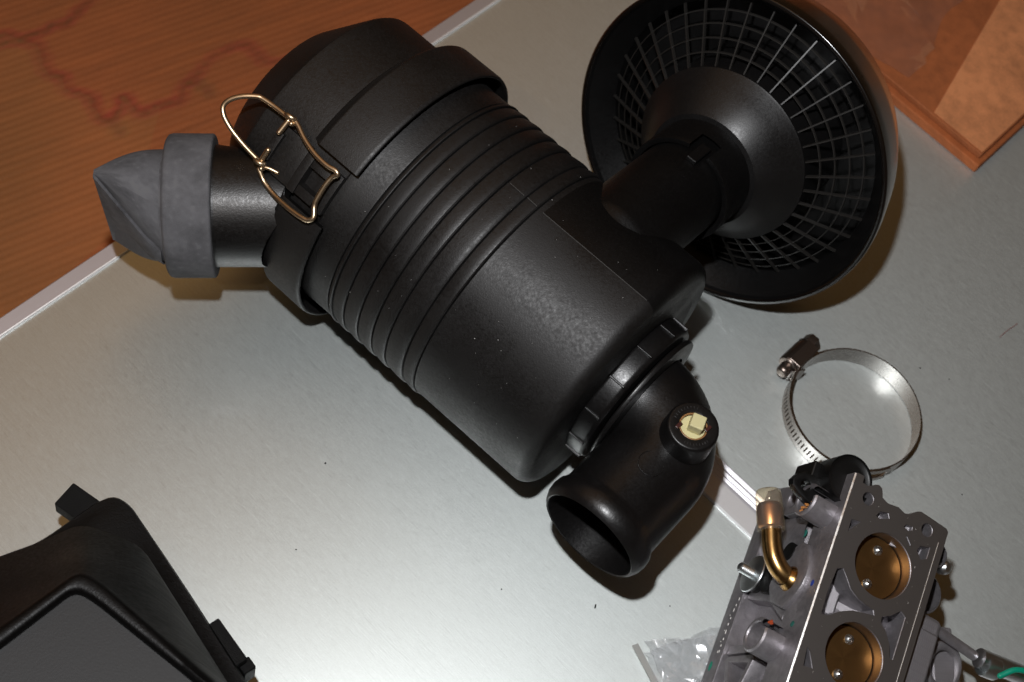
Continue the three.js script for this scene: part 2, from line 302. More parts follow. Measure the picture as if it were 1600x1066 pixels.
  const W2 = [[-107.9, 57, 72.5], [-102.7, 59.7, 72], [-95, 60.5, 73], [-84.9, 59.4, 75.5], [-76.7, 58.1, 77], [-73.6, 57.2, 77], [-72.4, 55.4, 76.5], [-75.0, 52.6, 75.6], [-75.9, 50.2, 75.5], [-76.3, 44.5, 75.5], [-75.8, 40.9, 75.6], [-74.4, 39.1, 76], [-75.9, 38.3, 76.5], [-80.8, 38.9, 76.5], [-88.7, 38.7, 75.5], [-97, 37.4, 74], [-104.2, 35.3, 73], [-108.4, 34.7, 73]];
  const wp = ([z, d, r]) => bp(z / 1000, d, r / 1000), R = 0.0012;
  const coil = (c, ph, n) => Array.from({ length: n * 10 + 1 }, (_, i) => { const a = ph + i / 10 * 2 * Math.PI, k = (i / (n * 10) - 0.5) * 2.3 * n; return wp([c[0] + 2.4 * Math.cos(a), c[1] + k * 0.85, c[2] + 2.2 * Math.sin(a)]); });
  const latch = part('wire_latch', [tube(W1.map(wp), R, 140, 10), tube(W2.map(wp), R, 220, 10), tube(coil([-108.8, 35.4, 72.9], 0.4, 1), R, 40, 10), tube(coil([-108.9, 54.8, 72.6], 0.4, 1), R, 40, 10)], M.brassWire, air);
  part('pivot_pin', tube([[-108.8, 36.4, 73.0], [-109, 41.5, 73]].map(wp), R * 1.05, 8, 12), M.brassWire, latch);
  part('pivot_pin', tube([[-108.8, 53.9, 73], [-108.6, 48.9, 73]].map(wp), R * 1.05, 8, 12), M.brassWire, latch);
  part('spring_end', tube([[-107, 55.3, 72.0], [-104.4, 54.6, 71.0], [-100.8, 54.3, 69.5]].map(wp), R * 0.75, 14, 8), M.brassWire, latch);
  { // dust grains on the housing
    const d = []; for (let i = 0; i < 46; i++) { const z = -0.06 + rnd() * 0.115, q = bp(z, -40 + rnd() * 120, z > 0 ? 0.06505 : 0.0660), k = 0.00010 + 0.00016 * rnd() * rnd(); d.push(new THREE.IcosahedronGeometry(k, 0).translate(q.x, q.y, q.z)); }
    tag(part('dust', d, std({ color: lin(0.42, 0.41, 0.40), roughness: 0.9 }), housing), null, null, null, 'stuff');
  }
  // ---- dust port and grey rubber valve
  const A = V(-0.725, -0.1, -0.68).normalize(), V0 = V(-0.0959, 0.076, -0.11874), pu = V(0.528, 0.553, -0.644), near = V(-0.441, 0.827, 0.3486);
  const onPort = (g) => orient(g, V0, A, pu);                          // local y = up in the photograph, local x points towards the viewer
  {
    const seg = 200, rows = 12, p = [], u = [], id = [], xA = pu.clone().cross(A).normalize(), yA = A.clone().cross(xA), rad = (q) => { const d = q.clone().sub(P0); return d.addScaledVector(AX, -d.dot(AX)).length(); };
    for (let i = 0; i <= seg; i++) {
      const a = i / seg * 2 * Math.PI, o = V0.clone().addScaledVector(xA, 0.0281 * Math.cos(a)).addScaledVector(yA, 0.0281 * Math.sin(a));
      let s = -0.002;
      for (; s > -0.07; s -= 0.0005) { const q = o.clone().addScaledVector(A, s), r = rad(q), z = q.sub(P0).dot(AX); if (r < 0.0605 || (z > -0.0936 && r < 0.0715) || z > -0.0885) break; }
      for (let j = 0; j <= rows; j++) { const q = o.clone().addScaledVector(A, lerp(s, 0.012, j / rows)); p.push(q.x, q.y, q.z); u.push(a * 0.028, lerp(s, 0.012, j / rows)); }
    }
    for (let i = 0; i < seg; i++) for (let j = 0; j < rows; j++) { const a = i * (rows + 1) + j, b = a + rows + 1; id.push(a, b, b + 1, a, b + 1, a + 1); }
    part('dust_port', meshGeo(p, u, id, 0.5), M.port, air);
  }
  const cuff = [[0.0272, -0.0004], [0.0322, -0.0004], [0.0331, 0.0004], [0.0331, 0.0186], [0.0326, 0.0202], [0.0312, 0.0212], [0.0272, 0.0213], [0.0262, 0.0219], [0.0258, 0.0228]];
  const valve = part('dust_valve', onPort(lathe(soften(cuff, 0.0004, 2), 90, 0, Math.PI * 2, 0.45)), M.rubber, air, 'grey rubber duckbill dust valve');
  const nAng = 72, steps = 14, pos = [], uv = [], idx = [], Lx = 0.788, Ly = 0.616;   // direction of the flattened end: towards the viewer and up
  for (let j = 0; j <= steps; j++) for (let i = 0; i <= nAng; i++) {
    const t = j / steps, a = i / nAng * 2 * Math.PI, cx = 0.0258 * Math.cos(a), cy = 0.0258 * Math.sin(a), along = (Math.cos(a) * Lx + Math.sin(a) * Ly), across = (-Math.cos(a) * Ly + Math.sin(a) * Lx);
    const k = clamp(along * 4.0, -1, 1), sm = k, end = 0.0505 + 0.0012 * sm, l = 0.0245 * sm, w = 0.0011 * Math.sign(across) * Math.min(1, Math.abs(across) * 6);
    const ex = Lx * l - Ly * w, ey = Ly * l + Lx * w, bulge = Math.sin(t * Math.PI) * 0.0035 * (0.4 + 0.6 * Math.abs(along));
    const x = lerp(cx, ex, t), y = lerp(cy, ey, t), rr = Math.hypot(x, y) || 1, z = lerp(0.0226, end, t);
    pos.push(x * (1 + bulge / rr), y * (1 + bulge / rr), z); uv.push(a * 0.026, z);
  }
  for (let j = 0; j < steps; j++) for (let i = 0; i < nAng; i++) { const a = j * (nAng + 1) + i, b = a + nAng + 1; idx.push(a, a + 1, b + 1, a, b + 1, b); }
  part('duckbill', onPort(meshGeo(pos, uv, idx, 0.55)), M.rubber, valve);
  { // lower lip of the slit, standing a little proud of the upper one
    const E1 = V(Lx * 0.0248, Ly * 0.0248, 0.0517), E2 = V(-Lx * 0.0240, -Ly * 0.0240, 0.0495), nb = V(0.616, -0.788, 0), Bp = V(0.616 * 0.0258, -0.788 * 0.0258, 0.0232), p = [], u = [], id = [], nu = 16, nv = 14;
    for (let k = 0; k < 2; k++) for (let i = 0; i <= nu; i++) for (let j = 0; j <= nv; j++) {
      const t = i / nu, v = j / nv, a = E1.clone().lerp(Bp, t), b = E2.clone().lerp(V(-0.45 * 0.0258, -0.893 * 0.0258, 0.0232), t), c = a.lerp(b, v);
      c.addScaledVector(nb, 0.0032 * (1 - 0.6 * v) * Math.sin(Math.min(1, (1 - t) * 4) * Math.PI / 2) + t * 4 * v * (1 - v) * 0.0062 + 0.0002 - k * 0.0022);
      p.push(c.x, c.y, c.z); u.push(c.x, c.y + c.z);
    }
    const m = (nu + 1) * (nv + 1), at = (k, i, j) => k * m + i * (nv + 1) + j;
    for (let i = 0; i < nu; i++) for (let j = 0; j < nv; j++) { id.push(at(0, i, j), at(0, i + 1, j + 1), at(0, i + 1, j), at(0, i, j), at(0, i, j + 1), at(0, i + 1, j + 1)); }
    for (let i = 0; i < nu; i++) id.push(at(0, i, 0), at(1, i, 0), at(1, i + 1, 0), at(0, i, 0), at(1, i + 1, 0), at(0, i + 1, 0));
    for (let j = 0; j < nv; j++) id.push(at(0, 0, j), at(0, 0, j + 1), at(1, 0, j + 1), at(0, 0, j), at(1, 0, j + 1), at(1, 0, j));
    part('lower_lip', onPort(meshGeo(p, u, id, 0.6)), M.rubber, valve);
  }
  // ---- intake pipe and rain cap
  const NN = V(0.9682, -0.24235, -0.06209).normalize(), CC = V(0.11661, 0.08305, 0.0168);
  const onCap = (g) => orient(g, CC, NN);                              // local z away from the housing, y up
  part('intake_pipe', onCap(lathe(soften([[0.0205, -0.1185], [0.0212, -0.1165], [0.0234, -0.1120], [0.0236, -0.100], [0.0233, -0.030]], 0.002, 4), 90)), M.plasticSmooth, air);
  const shell = [[0.0832, -0.0002], [0.0840, -0.0010], [0.0856, -0.0006], [0.0858, 0.0004], [0.0850, 0.0060], [0.0800, 0.0250], [0.0735, 0.0405], [0.0690, 0.0455], [0.0580, 0.0490], [0.0300, 0.0515], [0.00001, 0.0520]];
  const cap = part('rain_cap', onCap(lathe(soften(shell, 0.003, 3), 140, 0, Math.PI * 2, 0.5)), M.capShell, air);
  part('inner_wall', onCap(lathe([[0.00001, 0.0400], [0.0725, 0.0400], [0.0735, 0.0140], [0.0750, 0.0120], [0.0825, 0.0020], [0.0832, -0.0002]].reverse(), 120, 0, Math.PI * 2, 0.3)), M.capPlastic, cap);
  part('hub', onCap(lathe([[0.0262, -0.0250], [0.0293, -0.0246], [0.0330, -0.0215], [0.0400, -0.0130], [0.0452, -0.0062], [0.0459, -0.0055], [0.0459, -0.0040], [0.0450, 0.038]], 120, 0, Math.PI * 2, 0.5)), M.hub, cap);
  const slotA = 78 * D2R, slotB = 102 * D2R;                           // notch at the top of the collar
  part('collar', [onCap(lathe(soften([[0.0242, -0.0475], [0.0270, -0.0482], [0.0270, -0.0440], [0.0268, -0.0245]], 0.0004, 2), 90, slotB, slotA + Math.PI * 2, 0.4)), onCap(lathe([[0.0268, -0.036], [0.0268, -0.0245]], 10, slotA, slotB))], M.plasticSmooth, cap);
  part('locating_key', onCap(rbox(0.0056, 0.0024, 0.0150, 0.0006).translate(-0.0004, 0.0244, -0.0478)), M.plasticSmooth, cap);
  part('clamp_ear', [onCap(rbox(0.0035, 0.003, 0.0225, 0.0008).applyMatrix4(new THREE.Matrix4().makeRotationZ(0.2)).translate(-0.0005, -0.0280, -0.036))], M.plasticSmooth, cap);
  for (let k = 0; k < 37; k++) {
    const a = (k * 360 / 37 - 1.1) * D2R, g = new THREE.BufferGeometry(), r0 = 0.0455, z0 = -0.0046, r1 = 0.0740, z1 = 0.0122, w = 0.00034, d = 0.0020, P = [];
    for (const [r, z] of [[r0, z0], [r1, z1], [r1, z1 + d], [r0, z0 + d]]) for (const s of [-w, w]) P.push([r * Math.cos(a) - s * Math.sin(a), r * Math.sin(a) + s * Math.cos(a), z]);
    g.setAttribute('position', new THREE.BufferAttribute(new Float32Array(P.flat()), 3)); g.setIndex([0, 1, 3, 0, 3, 2, 2, 3, 5, 2, 5, 4, 4, 5, 7, 4, 7, 6, 6, 7, 1, 6, 1, 0, 1, 7, 5, 1, 5, 3, 0, 2, 4, 0, 4, 6]);
    part('grille_bar', onCap(toCreasedNormals(g, 0.3)), M.grille, cap);
  }
  for (const f of [0.197, 0.436, 0.677, 0.907]) {
    const r = lerp(0.0466, 0.0715, f), z = lerp(-0.0045, 0.0110, f) + 0.0006;
    part('grille_ring', onCap(lathe([[r - 0.00022, z], [r + 0.00022, z + 0.0001], [r + 0.0004, z + 0.0012], [r, z + 0.0012], [r - 0.00022, z]].reverse(), 120, 0, Math.PI * 2, 0.3)), M.grille, cap);
  }
  // ---- outlet elbow
  part('retaining_ring', onAxis(lathe(soften([[0.030, 0.0660], [0.0372, 0.0662], [0.0380, 0.0672], [0.0376, 0.0742], [0.0366, 0.0762], [0.0335, 0.0768], [0.0320, 0.0772]], 0.0005, 2), 110)), M.elbow, air);
  for (let k = 0; k < 13; k++) { const d = k * 360 / 13 + 4; part('grip_rib', orient(rbox(0.0011, 0.0016, 0.0086, 0.0004), bp(0.0709, d, 0.0378), AX, bp(0, d, 1).sub(P0)), M.elbow, air.children[air.children.length - 1].name === 'retaining_ring' ? air.children[air.children.length - 1] : air.children.find((c) => c.name === 'retaining_ring')); }
  const ROUT = V(-0.9958, -0.0770, 0.0490).normalize(), z0 = 0.0788, RB = 0.0255, RE = 0.0248;
  const c0 = P0.clone().addScaledVector(AX, z0), bc = c0.clone().addScaledVector(ROUT, RB);   // bend centre
  const el = [];
  {
    const na = 28, ns = 80, p = [], u = [], id = [];
    for (let j = 0; j <= na; j++) { const th = j / na * Math.PI / 2, q = bc.clone().addScaledVector(ROUT, -RB * Math.cos(th)).addScaledVector(AX, RB * Math.sin(th)), rad = ROUT.clone().multiplyScalar(-Math.cos(th)).addScaledVector(AX, Math.sin(th)), up = ROUT.clone().cross(AX).normalize(); if (up.y < 0) up.negate();
      for (let i = 0; i <= ns; i++) { const a = i / ns * 2 * Math.PI, w = q.clone().addScaledVector(rad, RE * Math.cos(a)).addScaledVector(up, RE * Math.sin(a)); p.push(w.x, w.y, w.z); u.push(a * RE, th * RB); } }
    for (let j = 0; j < na; j++) for (let i = 0; i < ns; i++) { const a = j * (ns + 1) + i, b = a + ns + 1; id.push(a, b, b + 1, a, b + 1, a + 1); }
    el.push(meshGeo(p, u, id, 0.7));
  }
  const c1 = bc.clone().addScaledVector(AX, RB), mouthD = 0.0415;      // straight run from the bend to the mouth
  const run = [[RE, 0], [RE, mouthD - 0.0145], [0.0253, mouthD - 0.0125], [0.0266, mouthD - 0.0100], [0.0270, mouthD - 0.0072], [0.0266, mouthD - 0.0040], [0.0253, mouthD - 0.0012], [0.0242, mouthD], [0.0236, mouthD - 0.0004], [0.0234, mouthD - 0.003], [0.0226, mouthD - 0.0160], [0.0222, -0.002]];
  el.push(orient(lathe(run, 100, 0, Math.PI * 2, 0.6), c1, ROUT), onAxis(lathe([[0.0262, 0.0768], [0.0262, 0.0800], [RE, 0.0806], [RE, 0.0812]], 90)));
  el.push(onAxis(lathe(soften([[0.026, 0.0778], [0.0345, 0.0780], [0.0350, 0.0788], [0.0346, 0.0806], [0.026, 0.0812]], 0.0003, 2), 100)));
  const elbow = part('outlet_elbow', el, M.elbow, air);
  part('ejector_mark', orient(new THREE.TorusGeometry(0.0058, 0.00012, 6, 40), V(-0.0475, P0.y + 0.02215, 0.1075), V(0, 1, 0.06), V(1, 0, 0)), M.elbow, elbow);
  // sensor boss standing on the bend
  const bt = V(-0.0262, 0.1062, 0.1098), BUP = V(-0.03, 1, 0.04).normalize();
  const onBoss = (g) => orient(g, bt, BUP, V(1, 0, 0));
  const boss = part('sensor_boss', onBoss(lathe(soften([[0.0128, -0.026], [0.0124, -0.0120], [0.0118, -0.0012], [0.0110, 0], [0.0066, 0], [0.0063, -0.0006], [0.0062, -0.008]], 0.0006, 3), 70)), M.elbow, elbow);
  part('sensor_plug', [onBoss(lathe([[0.00001, -0.0015], [0.0055, -0.0015], [0.0058, -0.0026], [0.0058, -0.006]].reverse(), 50)), onBoss(rbox(0.0062, 0.0068, 0.0062, 0.0006).applyMatrix4(new THREE.Matrix4().makeRotationZ(0.42)).translate(0.0004, 0.0010, 0.0012))], M.ivory, elbow, 'ivory square plug set in the boss');
  { // small worn raised characters round the top of the boss
    const ch = []; for (const [a0, a1, n] of [[120, 200, 9], [-75, -5, 9]]) for (let i = 0; i < n; i++) { const a = (a0 + (a1 - a0) * i / (n - 1)) * D2R, g = rbox(0.0012, 0.00022, 0.00014, 0.00005); g.rotateZ(a + (rnd() - 0.5) * 0.5); ch.push(g.translate(0.0088 * Math.cos(a), 0.0088 * Math.sin(a), 0.00005)); }
    tag(part('raised_marks', onBoss(merge(ch)), std({ color: lin(0.03, 0.03, 0.03), roughness: 0.4 }), boss), null, null, null, 'stuff');
  }
  part('o_ring', onBoss(new THREE.TorusGeometry(0.0061, 0.0005, 8, 60).translate(0, 0, -0.0008)), std({ color: lin(0.26, 0.13, 0.05), roughness: 0.4 }), elbow);
  part('contact', onBoss(merge([rbox(0.0016, 0.0036, 0.0008, 0.0003).translate(0.0051, 0.0037, 0.0004), rbox(0.0016, 0.0036, 0.0008, 0.0003).translate(-0.0046, -0.0050, 0.0004)])), std({ color: lin(0.05, 0.016, 0.014), roughness: 0.3 }), elbow);
}

// ---------------------------------------------------------------- hose clamp
{
  const C0 = V(0.1027, 0, 0.1472), R = 0.0351, Hh = 0.0125;
  const cl = thing('hose_clamp', C0, 'stainless steel worm drive hose clamp standing on its edge on the table', 'hose clamp');
  const arc = (a0, a1, y0, y1, r0, r1, n, skew = 0) => {
    const pos = [], uv = [], idx = [], ring = [[r0, y0], [r1, y0], [r1, y1], [r0, y1], [r0, y0]];
    for (let i = 0; i <= n; i++) ring.forEach(([r, y], j) => { const a = (lerp(a0, a1, i / n) + skew * (y - Hh / 2)) * D2R; pos.push(C0.x + r * Math.cos(a), y, C0.z + r * Math.sin(a)); uv.push(a * r, y); });
    for (let i = 0; i < n; i++) for (let j = 0; j < 4; j++) { const a = i * 5 + j, b = a + 5; idx.push(a, a + 1, b + 1, a, b + 1, b); }
    for (const i of [0, n]) idx.push(i * 5, i * 5 + 1, i * 5 + 2, i * 5, i * 5 + 2, i * 5 + 3);
    return meshGeo(pos, uv, idx, 0.5);
  };
  const t = 0.0007, bandG = [arc(-88, 112, 0.0004, Hh, R - t, R, 100)], p0 = -96, step = -3.72, n = 30, wS = 1.35;
  bandG.push(arc(-88, -248, 0.0004, 0.0036, R - t, R + t, 90), arc(-88, -248, 0.0090, Hh, R - t, R + t, 90));
  for (let k = 0; k <= n; k++) { const a = p0 + k * step; bandG.push(arc(a - wS / 2, a + step + wS / 2, 0.0036, 0.0090, R - t, R + t, 3, -130)); }
  part('band', bandG, M.steel, cl);
  const hc = V(0.1045, 0.0082, 0.1065);
  part('screw_housing', [orient(lathe(soften([[0.0001, -0.0085], [0.0052, -0.0085], [0.0056, -0.007], [0.0056, 0.0072], [0.0050, 0.0082], [0.0001, 0.0082]], 0.0006, 2), 40), hc, V(1, 0, 0)), rbox(0.0150, 0.0110, 0.0052, 0.001).translate(hc.x, hc.y - 0.0006, hc.z + 0.0034), rbox(0.0170, 0.0016, 0.0075, 0.0006).translate(hc.x + 0.001, hc.y + 0.0050, hc.z + 0.0022)], M.steelDark, cl);
  part('screw_head', [orient(lathe(soften([[0.0001, 0], [0.0046, 0], [0.0046, 0.0058], [0.0034, 0.0068], [0.0001, 0.0068]], 0.0005, 2), 6, 0, Math.PI * 2, 0.3), hc.clone().add(V(0.0092, 0, -0.0002)), V(1, 0, 0)), orient(lathe([[0.0054, 0], [0.0056, 0.0008], [0.0050, 0.0016], [0.003, 0.0018]], 36), hc.clone().add(V(0.0082, 0, 0)), V(1, 0, 0))], M.steelDark, cl);
  part('screw_tip', [orient(lathe(soften([[0.0036, 0], [0.0036, 0.0042], [0.0026, 0.0056], [0.0001, 0.0060]], 0.0008, 3), 30), hc.clone().add(V(-0.0086, -0.0006, 0.0004)), V(-1, 0, 0.04))], M.steelDark, cl);
  part('band_tab', [arc(-62, -80, 0.003, 0.0105, R + 0.0002, R + 0.0011, 10), orient(rbox(0.008, 0.010, 0.0007, 0.0003), V(0.0965, 0.0068, 0.1128), V(0.55, 0, -0.84))], M.steel, cl);
}

// ---------------------------------------------------------------- carburettor
{
  const K0 = V(0.01435, 0.1, 0.17298), e = V(-0.90588, -0.15686, 0.39342).normalize(), n = V(-0.025, 0.94708, 0.32003).normalize(), w = V(0.4228, -0.28007, 0.86186).normalize();
  // group at the foot of the casting, its axes: x across the mouth, y out of the mouth, z along the mouth
  const base = K0.clone().addScaledVector(n, -0.074).addScaledVector(w, 0.026).addScaledVector(e, 0.05);
  const cb = thing('carburettor', V(0, 0, 0), 'cast aluminium twin barrel carburettor with two brass throttle plates', 'carburettor');
  cb.applyMatrix4(new THREE.Matrix4().makeBasis(w, n, e).setPosition(base)); cb.updateMatrixWorld(true);
  const q = (x, y, z) => V(x / 1000 - 0.026, y / 1000 + 0.074, z / 1000 - 0.05);
  // extrude a shape drawn in (x, z) downwards from height y (mm)
  const slab = (sh, yTop, depth, bev = 0) => { const g = extrude(sh, depth, bev); g.rotateX(Math.PI / 2); return g.translate(-0.026, yTop / 1000 + 0.074, -0.05); };
  // extrude a shape drawn in (z, y) outwards (towards -x) from x (mm)
  const side = (sh, x0, depth, bev = 0) => { const g = extrude(sh, depth, bev); g.rotateY(-Math.PI / 2); return g.translate(x0 / 1000 - 0.026, 0.074, -0.05); };
  const cyl = (prof, o, z, seg = 48, cr = 0.5, hint) => orient(lathe(prof.map(([r, h]) => [r / 1000, h / 1000]), seg, 0, Math.PI * 2, cr), o, z, hint ?? (Math.abs(z.y) > 0.9 ? V(1, 0, 0) : V(0, 1, 0)));
  const box = (x0, x1, y0, y1, z0, z1, r = 0.0008) => rbox((x1 - x0) / 1000, (y1 - y0) / 1000, (z1 - z0) / 1000, r).translate((x0 + x1) / 2000 - 0.026, (y0 + y1) / 2000 + 0.074, (z0 + z1) / 2000 - 0.05);
  const B1 = [26.4, 30.6], B2 = [26.2, 73.2];
  const outline = [[0, -2], [4.3, -2.1], [4.6, 0.9], [7, 1.2], [9, 0.2], [11, -1.4], [12.6, -1.9], [14.4, -1.2], [15.4, 0.8], [16, 2.6], [19.3, 3.7], [25, 2.8], [28.6, 3.9], [31, 3.2], [34.6, 0], [36.4, -0.8], [51, 0.4], [52.2, 1.6], [52.2, 108], [0, 108]];
  const holes = [ring2(...B1, 14.5, 64), ring2(...B2, 14.5, 64), [[5.0, 24.4], [4.7, 18.6], [9.6, 17.6]], [[15.6, 11.6], [17, 8.8], [21.2, 7.5], [22.6, 9.6], [18, 12]], [[30.2, 9.8], [31, 8.2], [34.6, 7.6], [35, 9.2], [33, 10.4]], ring2(41.8, 5.6, 3.1, 28), [[32.4, 13.2], [33.4, 12.8], [36.4, 15.6], [35.6, 16.4]], [[39.8, 16.4], [40.8, 13.8], [46, 12.2], [46, 17.6], [43, 19.6]], ring2(9.6, 6.4, 3.0, 24),
    [[5.6, 41.8], [8.6, 40.4], [11.4, 43.0], [15.0, 47.0], [19.5, 49.2], [24, 50.2], [28.4, 50.6], [29.6, 52.6], [24, 54.0], [18.6, 55.4], [13, 58.6], [8.6, 62.4], [5.0, 63.4], [4.6, 54]],
    [[33, 51.6], [37, 49.2], [41.2, 44.8], [44.4, 46.6], [44.4, 66.5], [42.6, 66.6], [40.2, 60.6], [36.6, 56.2], [33.4, 54.2]], [[3.6, 79.2], [5.6, 80.2], [9.4, 86.4], [4.6, 87.2]], [[40, 92], [45, 88], [46, 98], [42, 98]]];
  const G = [];
  const top = extrude(shapeOf(outline, holes), 0.022, 0.0007, 1); top.rotateX(Math.PI / 2).translate(-0.026, 0.074, -0.05); G.push(top);
  // throats: outer walls and the core they stand in
  for (const b of [B1, B2]) G.push(cyl([[18.4, -74], [18.4, -1.2]], q(b[0], 0, b[1]), V(0, 1, 0), 64, 0.5, V(1, 0, 0)));
  G.push(box(8, 46, -73, -30, 14, 92), box(12, 50, -60, -26, 2, 104));
  // sloping floors that catch the light in the open pockets
  for (const [x, z, sx, sz, rx, rz, dy] of [[11, 50, 16, 14, 0.3, 0.5, -17], [13, 58, 18, 12, -0.5, 0.3, -17], [25, 52.5, 12, 8, 0.1, 0.55, -15], [36, 56, 8, 24, 0.25, 0.5, -15], [43, 56, 9, 24, 0.1, -0.5, -15], [5.5, 21, 6, 10, 0.3, 0.5, -9], [9.5, 20, 6, 10, -0.3, -0.3, -10], [18.4, 10, 8, 8, 0.3, 0.5, -9], [23, 10, 6, 8, 0.1, -0.5, -9], [43, 15, 12, 10, 0.3, 0.4, -11], [33, 9, 9, 6, 0.4, 0.4, -6], [5.4, 83, 6, 11, 0.3, 0.5, -9], [8.6, 84, 6, 11, 0, -0.5, -9], [34, 14.6, 8, 6, 0.3, 0.4, -6], [43, 94, 10, 14, 0.2, 0.4, -11]]) { const g = rbox(sx / 1000, 0.004, sz / 1000, 0.0006); g.rotateX(rx); g.rotateZ(rz); const p = q(x, dy, z); G.push(g.translate(p.x, p.y, p.z)); }
  // foot flange
  G.push(slab(shapeOf([[-1.4, -4], [53, -2], [53, 108], [-1.4, 108]], [ring2(...B1, 14, 40), ring2(...B2, 14, 40)]), -62.5, 0.0115, 0.0007));
  // left side: ribs, walls and lugs between the flanges
  G.push(side(shapeOf([[76, -62], [80.5, -62], [80.5, -22], [76, -22]]), 10, 0.0095, 0.0006), side(shapeOf([[49, -62], [52.5, -62], [56, -40], [66, -24], [58, -22], [48, -36]]), 10, 0.009, 0.0006));
  const lug = shapeOf([[-4.4, -71.5], [7.5, -60], [13, -48], [12.5, -34], [6.6, -32.5], [-1, -42], [-3.6, -56]], [ring2(4.6, -46, 4.2, 28)]);
  G.push(side(lug, 8, 0.0095, 0.0008), cyl([[4.4, 0], [2.4, 4], [0.01, 5.2]].reverse(), q(6.5, -46, 4.6), V(-1, 0, 0), 28));
  G.push(box(1, 14, -62, -28, 13, 33, 0.003), cyl([[15, -62], [15, -26]], q(14, 0, 22), V(0, 1, 0), 48, 0.5, V(1, 0, 0)));
  // semicircular pad round the brass nozzle
  G.push(side(shapeOf([[30, -22], [32, -17], [37, -13.4], [42, -10.6], [47, -9.8], [52, -10.8], [56, -13.6], [60, -18], [62, -22], [58, -34], [50, -40], [40, -38], [32, -30]]), 2, 0.0042, 0.0012));
  // lower left pocket with a slanting web
  G.push(side(shapeOf([[82, -58], [84, -60], [108, -46], [108, -42], [84, -34], [82, -36]], [[[85, -55], [106, -44], [86, -38]]]), 8, 0.0085, 0.0006));
  // right side: bosses and flat cover below the mouth flange
  G.push(cyl([[9.5, -40], [9.5, -13.4], [8.4, -12]], q(57.5, 0, 27), V(0, 1, 0), 44, 0.5, V(1, 0, 0)), cyl([[6.0, -30], [6.0, -7], [5, -6]], q(54, 0, 10.5), V(0, 1, 0), 36, 0.5, V(1, 0, 0)), box(50, 70, -62, -10, 36, 108, 0.003), box(50, 67.5, -60, -7, 44, 108, 0.0015));
  const casting = local('casting', G, M.cast, cb);
  { const f = extrude(shapeOf(outline.map(([x, z]) => [Math.max(x, 0.7), z]), holes), 0.0003); f.rotateX(Math.PI / 2).translate(-0.026, 0.07422, -0.05); local('machined_face', f, M.machined, casting); }
  // machined land along the left edge of the mouth
  { const g = extrude(shapeOf([[-0.25, -0.55], [0.45, -0.2], [0.62, 0.10], [0.40, 0.11], [-0.22, -0.30]]), 0.109); g.translate(-0.026, 0.074, -0.0515); local('machined_edge', g, M.bare, casting); }
  // right raised rim
  local('raised_rim', [box(48.8, 49.4, -0.2, 0.42, 8, 108, 0.0002)], M.bare, casting);
  // throttles
  for (const [k, b] of [B1, B2].entries()) {
    local('throat', cyl([[14.4, -40], [14.4, -9], [14.5, -0.9]].reverse(), q(b[0], 0, b[1]), V(0, 1, 0), 72, 0.5, V(1, 0, 0)), M.bore, casting);
    const pl = local('throttle_plate', cyl([[0.01, 0], [13.9, 0], [14.15, -0.3], [14.15, -1.2], [0.01, -1.2]].reverse(), q(b[0], -8.6, b[1]), V(-0.1, 1, 0.02).normalize(), 72, 0.4, V(1, 0, 0)), M.brassPlate, cb);
    for (const s of [-1, 1]) {
      const c = q(b[0] + 0.2, -8.4, b[1] + s * 8.1 - 0.5), cross = [], a = 0.5 + k + s;
      const sc = local('plate_screw', cyl([[0.01, 1.9], [0.7, 1.8], [1.4, 1.35], [2.0, 0.6], [2.35, -0.1], [2.35, -0.5]].reverse(), c, V(0, 1, 0), 28, 0.4, V(1, 0, 0)), M.zinc, pl);
      for (const t of [0, Math.PI / 2]) { const g = rbox(0.0028, 0.0005, 0.0007, 0.0002); g.rotateY(a + t); cross.push(g.translate(c.x, c.y + 0.0016, c.z)); }
      local('cross_slot', cross, M.steelDark, pl);
    }
  }
  // hollow bosses on the left side
  const hollow = (y, z, r, L, turn) => { const o = q(0, y, z), d = V(-1, 0.06, 0); const g = lathe([[r, -4], [r, L - 0.8], [r - 0.7, L], [r - 2.0, L], [r - 2.4, L - 0.7], [r - 2.4, 1]].map(([a, b]) => [a / 1000, b / 1000]), 48, turn, turn + Math.PI * 1.78, 0.5); return orient(g, o, d); };
  local('hollow_boss', hollow(-13.5, 15.5, 8.0, 12.5, 2.4), M.cast, casting); local('hollow_boss', hollow(-21, 78.5, 8.2, 11, 2.6), M.cast, casting);
  local('boss_core', cyl([[0.01, 3], [5.4, 3], [5.6, 0]].reverse(), q(0, -13.5, 15.5), V(-1, 0.06, 0), 36), M.cast, casting); local('boss_core', cyl([[0.01, 3], [5.6, 3], [5.8, 0]].reverse(), q(0, -21, 78.5), V(-1, 0.06, 0), 36), M.cast, casting);
  { // crumbs of orange sealant
    const cr = []; for (let i = 0; i < 26; i++) { const a = 1.0 + rnd() * 1.5, r = 5.6 + rnd() * 2.2, g = new THREE.IcosahedronGeometry(0.00035 + rnd() * 0.00045, 0), p = q(-11.5 - rnd() * 1.6 + (i % 3) * 1.6, -13.5 + 1 + r * Math.sin(a + 1.2) * 0.8, 15.5 - r * Math.cos(a + 0.8) * 0.8); cr.push(g.translate(p.x, p.y, p.z)); }
    tag(local('sealant_crumbs', cr, std({ color: lin(0.42, 0.17, 0.04), roughness: 0.7 }), casting), null, null, null, 'stuff');
    const rd = []; for (let i = 0; i < 7; i++) { const p = q(-9.5 + rnd() * 1.5, -15.6 + rnd() * 2.4, 71.2 + rnd() * 2.2); rd.push(new THREE.IcosahedronGeometry(0.0007, 0).translate(p.x, p.y, p.z)); }
    local('red_sealant', rd, std({ color: lin(0.35, 0.05, 0.01), roughness: 0.6 }), casting);
  }
